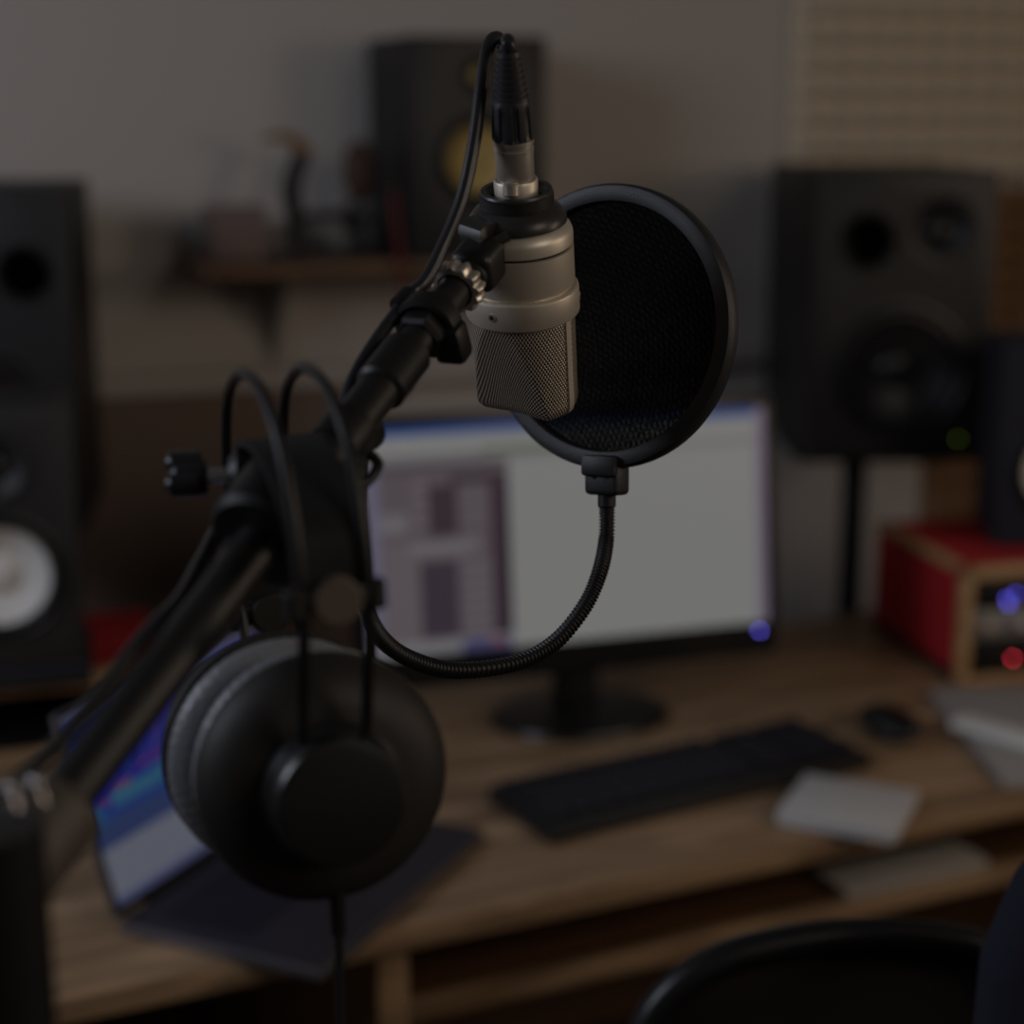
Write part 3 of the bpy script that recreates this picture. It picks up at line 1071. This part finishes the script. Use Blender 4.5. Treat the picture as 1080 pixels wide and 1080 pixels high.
# ------------------------------------------------------------------ headphones
sBoom = min((abs((lambda q: 540 + F_PX * (q - CAM).dot(cR) / (q - CAM).dot(cF))(B(BL * k / 400)) - 300), k) for k in range(400))[1]
hb = B(BL * sBoom / 400)
HX = math.atan2(.34, .94)
slope = math.atan2(bdir.z, math.hypot(bdir.x, bdir.y))
def pxy(q):
    z = (q - CAM).dot(cF)
    return 540 + F_PX * (q - CAM).dot(cR) / z, 540 - F_PX * (q - CAM).dot(cU) / z


hh = min((abs(pxy(hb + Vector((0, 0, k / 2000)))[1] - 394), k / 2000) for k in range(30, 200))[1]
HT = hb + Vector((0, 0, hh))
SLV = .0255
STZ = -(hh - SLV / math.cos(slope) - .0022)
MB().cyl(loc(B(BL * sBoom / 400 - .022)), loc(B(BL * sBoom / 400 + .022)), SLV, 32, bev=.003).build('sleeve', M_rubber, stand)
print('HP', hh, STZ, pxy(HT), slope)
HM = Matrix.Translation(HT) @ Matrix.Rotation(HX, 4, 'Z') @ Matrix.Rotation(R(-2.5), 4, 'Y')
hp = thing('headphones', 'black studio headphones hanging by their strap over the boom', 'headphones', M=HM)
CUPZ, XO = -.176, -.003
wire = [(-.050, -.160), (-.062, -.128), (-.073, -.09), (-.072, -.055), (-.057, -.022), (-.030, -.005), (0, 0), (.030, -.005), (.057, -.022), (.072, -.055), (.073, -.09), (.062, -.128), (.050, -.160)]
for x in (-.0134, .0134):
    MB().tube([(x, y, z) for y, z in wire], 0.0026, n=12, sub=8).build('headband_wire', M_tube, hp)
# strap between the sliders, lying on the boom
stp = [(-.0715, -.079), (-.068, -.056), (-.052, STZ - .013), (-.026, STZ - .0025), (0, STZ), (.026, STZ - .004), (.050, STZ - .02), (.064, -.080), (.0655, -.118)]
MB().tube([(0, y, z) for y, z in stp], 0, sub=8, flat=((1, 0, 0), .032, .003)).build('strap', M_dark, hp)
for (y, z, r, sg, m) in [(-.0740, -.080, .0100, -1, M_bronze), (.0655, -.124, .0095, 1, M_shell)]:
    mb = MB()
    mb.box((.039, .006, .010), (0, y, z), bev=.002)
    for x in (-.0165, .0165):
        mb.cyl((x, y, z - .006), (x, y, z + .006), .0045, 14, bev=.001)
    sl = mb.build('slider', M_shell, hp)
    MB().cyl((0, y + .002, z), (0, y - .0055, z), r, 36, bev=.001).build('slider_badge', m, sl)
A = Matrix.Rotation(PI / 2, 4, 'X')                                     # z -> -y : near side


def cup(near):
    sg = 1 if near else -1
    Mc = Matrix.Translation((.001 if near else -.0065, 0, CUPZ)) @ Matrix.Rotation(R(-2 if near else 0), 4, 'Z') @ Matrix.Rotation(R(-5), 4, 'X') @ (
        A if near else Matrix.Rotation(-PI / 2, 4, 'X')) @ Matrix.Diagonal((.965, .965, 1.0, 1)) @ Matrix.Translation((0, 0, .004))
    prof = [(.0, .019), (.050, .019), (.0560, .0195), (.0575, .0215), (.0572, .0245), (.0555, .029), (.051, .035), (.044, .040), (.036, .0425), (.0, .0425)]
    sh_ = MB().lathe(prof, 96, Mc).build('ear_shell', M_shell, hp)

    def wrinkle(a, i, r):
        return r + (.0002 * math.sin(a * 61) * (.6 + .4 * math.sin(a * 7 + i)) if 1 <= i <= 8 else 0)
    cp = [(.030, .0185)] + [(.0455 + .0112 * math.sin(PI * k / 8) ** .8 * 1.0, .0185 - .0205 * k / 8) for k in range(9)] + [(.040, -.002), (.030, .003), (.030, .0185)]
    MB().lathe(cp, 244, Mc, rad=wrinkle).build('ear_cushion', M_cushion, hp)
    MB().lathe([(.0315, .042), (.0315, .046), (.0300, .0475), (.0292, .0600), (.0275, .0630), (.0240, .0638), (.0, .0638)], 64, Mc).build('cap', M_cap, hp)
    mb = MB()
    for x in (-.0134, .0134):
        mb.box((.009, .010, .022), (x, -sg * .0505, -.160), bev=.002)
    mb.build('yoke_block', M_rubber, hp)
    if near:
        MB().sphere((-.024, -.0385, -.150), .0018).build('rivet', M_bronze, sh_)
    return sh_


cup(True)
cup(False)
cq_ = Vector((.0, -.052, CUPZ - .030))
hi = HM.inverted()
e0 = HM @ Vector((.0, -.040, CUPZ - .046))
MB().cyl((0, -.040, CUPZ - .044), hi @ (e0 + Vector((0, 0, -.02))), .0036, 16).build('cable_boot', M_rubber, hp)
MB().tube([hi @ e0, hi @ (e0 + Vector((0, 0, -.03))), hi @ (e0 + Vector((-.001, .002, -.12))), hi @ (e0 + Vector((-.004, .004, -.3))), hi @ (e0 + Vector((-.01, .01, -.7)))], .0023).build('cable', M_cable, hp)

# ------------------------------------------------------------------ chairs
cc_ = P(905, 982, 1.28)
ch = thing('office_chair', 'black office chair with curved backrest frame at the desk', 'office chair', (cc_.x, cc_.y - .0, 0), R(6))
H = cc_.z
half = [(0, 0), (.05, -.003), (.10, -.014), (.14, -.040), (.163, -.085), (.172, -.15), (.168, -.25), (.150, -.36), (.10, -.42), (0, -.43)]
loop = [(x, z) for x, z in half] + [(-x, z) for x, z in half[-2:0:-1]]
MB().tube([(x, .02 - .12 * (-z) * .25 - .25 * x * x * 4 * .25, H + z - .014) for x, z in loop], .0135, closed=True, sub=5).build('backrest_frame', M_gloss, ch)
mb = MB()
rows_ = 10
ring = spline([Vector((x * .97, 0, H + z * .975 - .018)) for x, z in loop], 5, True)
cv = mb.bm.verts.new((0, .03, H - .22))
vv = [mb.bm.verts.new((v.x, .02 - .03 * (H - v.z) - .25 * v.x * v.x, v.z)) for v in ring]
for k in range(len(vv)):
    mb.bm.faces.new((cv, vv[k], vv[(k + 1) % len(vv)]))
o = mb.build('backrest_mesh', M_cmesh, ch)
md = o.modifiers.new('solid', 'SOLIDIFY')
md.thickness = .004
MB().box((.46, .44, .07), (0, .24, .46), bev=.03, seg=4).build('seat', M_cmesh, ch)
MB().tube([(0, .0, H - .36), (0, -.02, .52), (0, .06, .42), (0, .2, .42)], 0, sub=6, flat=((1, 0, 0), .07, .016)).build('back_bracket', M_gloss, ch)
MB().cyl((0, .24, .10), (0, .24, .43), .026, 24).build('gas_column', M_black, ch)
for k in range(5):
    a = 2 * PI * k / 5 + .3
    e = Vector((.27 * math.cos(a), .24 + .27 * math.sin(a), .075))
    lg = MB().tube([(0, .24, .11), e], .018, sub=1).build('foot', M_black, ch)
    MB().cyl((e.x - .012, e.y, .0285), (e.x + .012, e.y, .0285), .0275, 20, bev=.004).cyl((e.x, e.y, .028), (e.x, e.y, .075), .007, 10).build('caster', M_rubber, lg)

nc = P(1296, 850, 1.10)
c2 = thing('upholstered_chair', 'dark navy upholstered chair at the lower right corner', 'chair', (nc.x, nc.y, 0), PI)
mb = MB()
Hn = nc.z
pf_ = [(0, Hn)] + [(.0, 0)]
sh2 = [(-.15, .40), (-.158, .6), (-.148, Hn - .11), (-.128, Hn - .05), (-.09, Hn - .012), (-.03, Hn), (.03, Hn), (.09, Hn - .012), (.128, Hn - .05), (.148, Hn - .11), (.158, .6), (.15, .40)]
mb.prism(sh2, .05, Matrix(((1, 0, 0, 0), (0, 0, 1, -.025), (0, 1, 0, 0), (0, 0, 0, 1))))
bmesh.ops.bevel(mb.bm, geom=[e for e in mb.bm.edges], offset=.012, segments=3, profile=.5, affect='EDGES')
mb.build('backrest', M_navy, c2)
MB().box((.36, .36, .08), (0, .20, .43), bev=.025, seg=3).build('seat', M_navy, c2)
for (x, y) in ((-.14, .05), (.14, .05), (-.14, .34), (.14, .34)):
    MB().cyl((x, y, 0), (x, y, .40), .014, 16, r2=.018).build('leg', M_black, c2)

# ------------------------------------------------------------------ light
def area(name, loc_, target, size, power, rgb):
    l = bpy.data.lights.new(name, 'AREA')
    l.shape = 'DISK'
    l.size = size
    l.energy = power
    l.color = lin(rgb)[:3]
    o = bpy.data.objects.new(name, l)
    COL.objects.link(o)
    o.location = loc_
    o.rotation_euler = (Vector(target) - Vector(loc_)).to_track_quat('-Z', 'Y').to_euler()
    return o


area('window_light', (-1.55, .8, 2.0), (.2, 2.8, 1.3), .8, 52, (232, 238, 255))
area('lamp_light', (2.1, .9, 1.75), (.0, 2.7, 1.3), .7, 30, (255, 228, 202))
area('fill_light', (1.7, -.6, 2.4), (.0, 1.2, 1.1), 1.0, 42, (255, 240, 224))  # added fill from behind the camera, no lamp known there
w = bpy.data.worlds.new('world')
scene.world = w
w.use_nodes = True
bg = w.node_tree.nodes['Background']
bg.inputs[0].default_value = lin((182, 178, 176))
bg.inputs[1].default_value = .34
